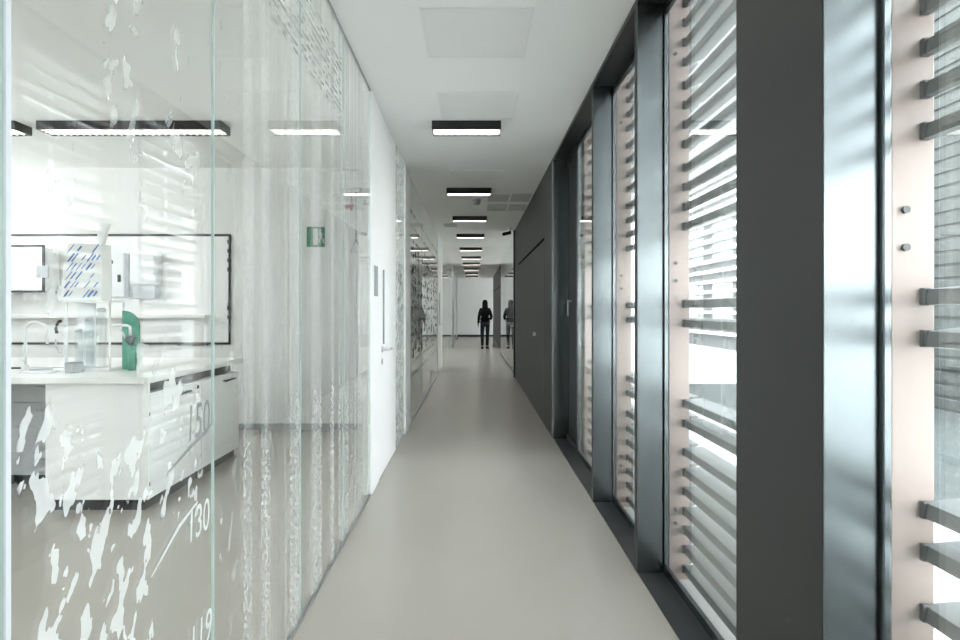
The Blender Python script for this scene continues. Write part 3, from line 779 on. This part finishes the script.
E = [('pel', 'waist'), ('waist', 'chest'), ('chest', 'neck0'), ('neck0', 'neck1'), ('neck1', 'head0'), ('head0', 'head1'), ('head1', 'head2'),
     ('chest', 'shL'), ('shL', 'elL'), ('elL', 'wrL'), ('wrL', 'haL'), ('chest', 'shR'), ('shR', 'elR'), ('elR', 'wrR'), ('wrR', 'haR'),
     ('pel', 'hiL'), ('hiL', 'knL'), ('knL', 'anL'), ('anL', 'heL'), ('heL', 'toL'), ('pel', 'hiR'), ('hiR', 'knR'), ('knR', 'anR'), ('anR', 'heR'), ('heR', 'toR')]
def grow(name, keys, mat, extra=0.0, over=None, root='pel', more=None):
    vv = dict(V); rr = dict(Rr); ee = [e for e in E if e[0] in keys and e[1] in keys]; ks = list(keys)
    if over:
        for k, (p, r) in over.items():
            vv[k] = p; rr[k] = r
            if k not in ks: ks.append(k)
    if more: ee += more
    idx = {k: i for i, k in enumerate(ks)}
    def ex(r): return (r[0] + extra, r[1] + extra) if isinstance(r, tuple) else r + extra
    return skin(name, [vv[k] for k in ks], [(idx[a], idx[b]) for a, b in ee], [ex(rr[k]) for k in ks], mat, per, idx[root])
fing = {}; fe = []
for s, side in ((-1, 'L'), (1, 'R')):
    h = Vector(V['ha' + side]); w = Vector(V['wr' + side]); d = (h - w).normalized()
    ac = Vector((0, 1, 0)) if side == 'L' else Vector((0, 0, 1))
    pn = d.cross(ac).normalized() * (1 if side == 'L' else -1)
    for k, ln in enumerate((.066, .074, .068, .054)):
        o_ = ac * (.027 - .018 * k)
        b = h + o_ + d * .015
        ks = ['f%s%d%d' % (side, k, j) for j in range(3)]
        fing[ks[0]] = (tuple(b), .0088); fing[ks[1]] = (tuple(b + d * ln * .55 + pn * .006), .008); fing[ks[2]] = (tuple(b + d * ln * .95 + pn * .022), .007)
        fe += [('ha' + side, ks[0]), (ks[0], ks[1]), (ks[1], ks[2])]
    b = w + d * .03 + ac * .03
    fing['t%s0' % side] = (tuple(b), .010); fing['t%s1' % side] = (tuple(b + d * .035 + ac * .018), .0085)
    fe += [('wr' + side, 't%s0' % side), ('t%s0' % side, 't%s1' % side)]
grow('body', list(V), M['skin'], 0, fing, more=fe)
grow('sweater', ['pel', 'waist', 'chest', 'neck0', 'shL', 'elL', 'wrL', 'shR', 'elR', 'wrR'], M['cloth'], .016, {'hem': ((0, 0, .83), (.15, .115))}, more=[('hem', 'pel')])
grow('trousers', ['pel', 'hiL', 'knL', 'anL', 'hiR', 'knR', 'anR'], M['denim'], .011)
for side in 'LR':
    grow('shoe', ['an' + side, 'he' + side, 'to' + side], M['leather'], .024, {'tip' + side: ((V['to' + side][0], V['to' + side][1] + .03, .035), .034)}, root='an' + side, more=[('to' + side, 'tip' + side)])
hv = [(0, .02, 1.675), (0, -.035, 1.63), (0, -.065, 1.54), (0, -.085, 1.44), (0, -.09, 1.33), (0, -.085, 1.24)]
skin('hair', hv, [(i, i + 1) for i in range(5)], [(.085, .085), (.10, .085), (.105, .07), (.115, .055), (.105, .045), (.05, .025)], M['hair'], per)
def face(name, bm, mat):
    bmesh.ops.translate(bm, verts=bm.verts[:], vec=Vector((PXX, PYY, 0))); return obj(name, bm, mat, per)
bm = bmesh.new()
prism(bm, [(-.012, 1.575), (.012, 1.575), (.018, 1.54), (-.018, 1.54)], 'y', .11, .138); face('nose', bm, M['skin'])
for sx in (-.03, .03):
    bm = bmesh.new(); bmesh.ops.create_uvsphere(bm, u_segments=10, v_segments=8, radius=.013, matrix=Matrix.Translation((sx, .108, 1.585))); face('eye', bm, M['paper'])
bm = bmesh.new(); bx(bm, -.025, .025, .10, .122, 1.505, 1.517, .004); face('mouth', bm, M['red'])

# ------------------------------------------------------------------ outdoors
struct('ground_gravel', box(3.7, 7.15, 3.5, 12.2, -.2, -.17), M['slate'])
struct('ground', box(1.55, 60, -20, 60, -.6, -.2), M['pave'])
bA = thing('building', 'white building with horizontal fins seen through the louvres', 'building', (11, 26, -.2))
obj('wall', box(10, 14, 13, 52, -.2, 18), M['concrete'], bA)  # height added to block the bright sky behind the louvres
for k in range(16):
    z = .35 + k * .42
    obj('fin', box(9.72, 10.0, 13, 52, z, z + .12, .01), M['facade'], bA)
for k in range(13):
    y = 14 + k * 2.9
    obj('window_pane', box(9.99, 10.0, y, y + 1.9, .6, 2.6), M['pane_l'], bA)
    obj('window_pane', box(9.99, 10.0, y, y + 1.9, 3.4, 5.4), M['pane_l'], bA)
for k in range(6):
    bm = bmesh.new(); tube(bm, [(9.6, 15.5 + k * 5.8, -.2), (9.6, 15.5 + k * 5.8, 7.2)], .06, 10); obj('downpipe', bm, M['joint'], bA)
bB = thing('building', 'dark slate-clad wall of a building outside the nearest window', 'building', (8, 9.2, -.2))
obj('wall', box(7.2, 9.2, 7.2, 11.2, -.2, 7.0), M['slate'], bB)
bm = bmesh.new()
for k in range(35): bx(bm, 7.17, 7.2, 7.2, 11.2, -.15 + k * .2, 0 + k * .2, .006)
obj('cladding', bm, M['slate'], bB)
# ------------------------------------------------------------------ light: bright overcast sky
w = bpy.data.worlds.new('sky'); S.world = w; w.use_nodes = True
nt = w.node_tree; nt.nodes.clear()
tc = nd(nt, 'ShaderNodeTexCoord')
sp = nd(nt, 'ShaderNodeSeparateXYZ', {0: tc.outputs['Generated']})
f = nd(nt, 'ShaderNodeMapRange', {0: sp.outputs[2], 1: -.1, 2: .9, 3: 0, 4: 1})
rp = nd(nt, 'ShaderNodeMix', {0: f.outputs[0], 6: (.98, .985, 1.0, 1), 7: (.82, .90, 1.0, 1)}, data_type='RGBA')
bg = nd(nt, 'ShaderNodeBackground', {'Color': rp.outputs[2], 'Strength': 4.5})
o_ = nt.nodes.new('ShaderNodeOutputWorld'); nt.links.new(bg.outputs[0], o_.inputs[0])

# ------------------------------------------------------------------ camera
cam = bpy.data.cameras.new('camera'); co = bpy.data.objects.new('camera', cam); C.objects.link(co)
co.location = (0, 0, 1.35); co.rotation_euler = (PI / 2, 0, 0)
cam.sensor_width = 36; cam.lens = 590 / 960 * 36
cam.shift_x = 7 / 960; cam.shift_y = -10 / 960
cam.clip_start = .02; cam.clip_end = 300
S.camera = co
S.view_settings.view_transform = 'Standard'; S.view_settings.look = 'None'
S.view_settings.exposure = 1.42; S.view_settings.gamma = 1.0; S.view_settings.use_curve_mapping = False
S.cycles.transparent_max_bounces = 32
S.cycles.max_bounces = 12; S.cycles.diffuse_bounces = 6; S.cycles.glossy_bounces = 5; S.cycles.transmission_bounces = 6
S.cycles.use_denoising = True
S.cycles.sample_clamp_indirect = 8.0
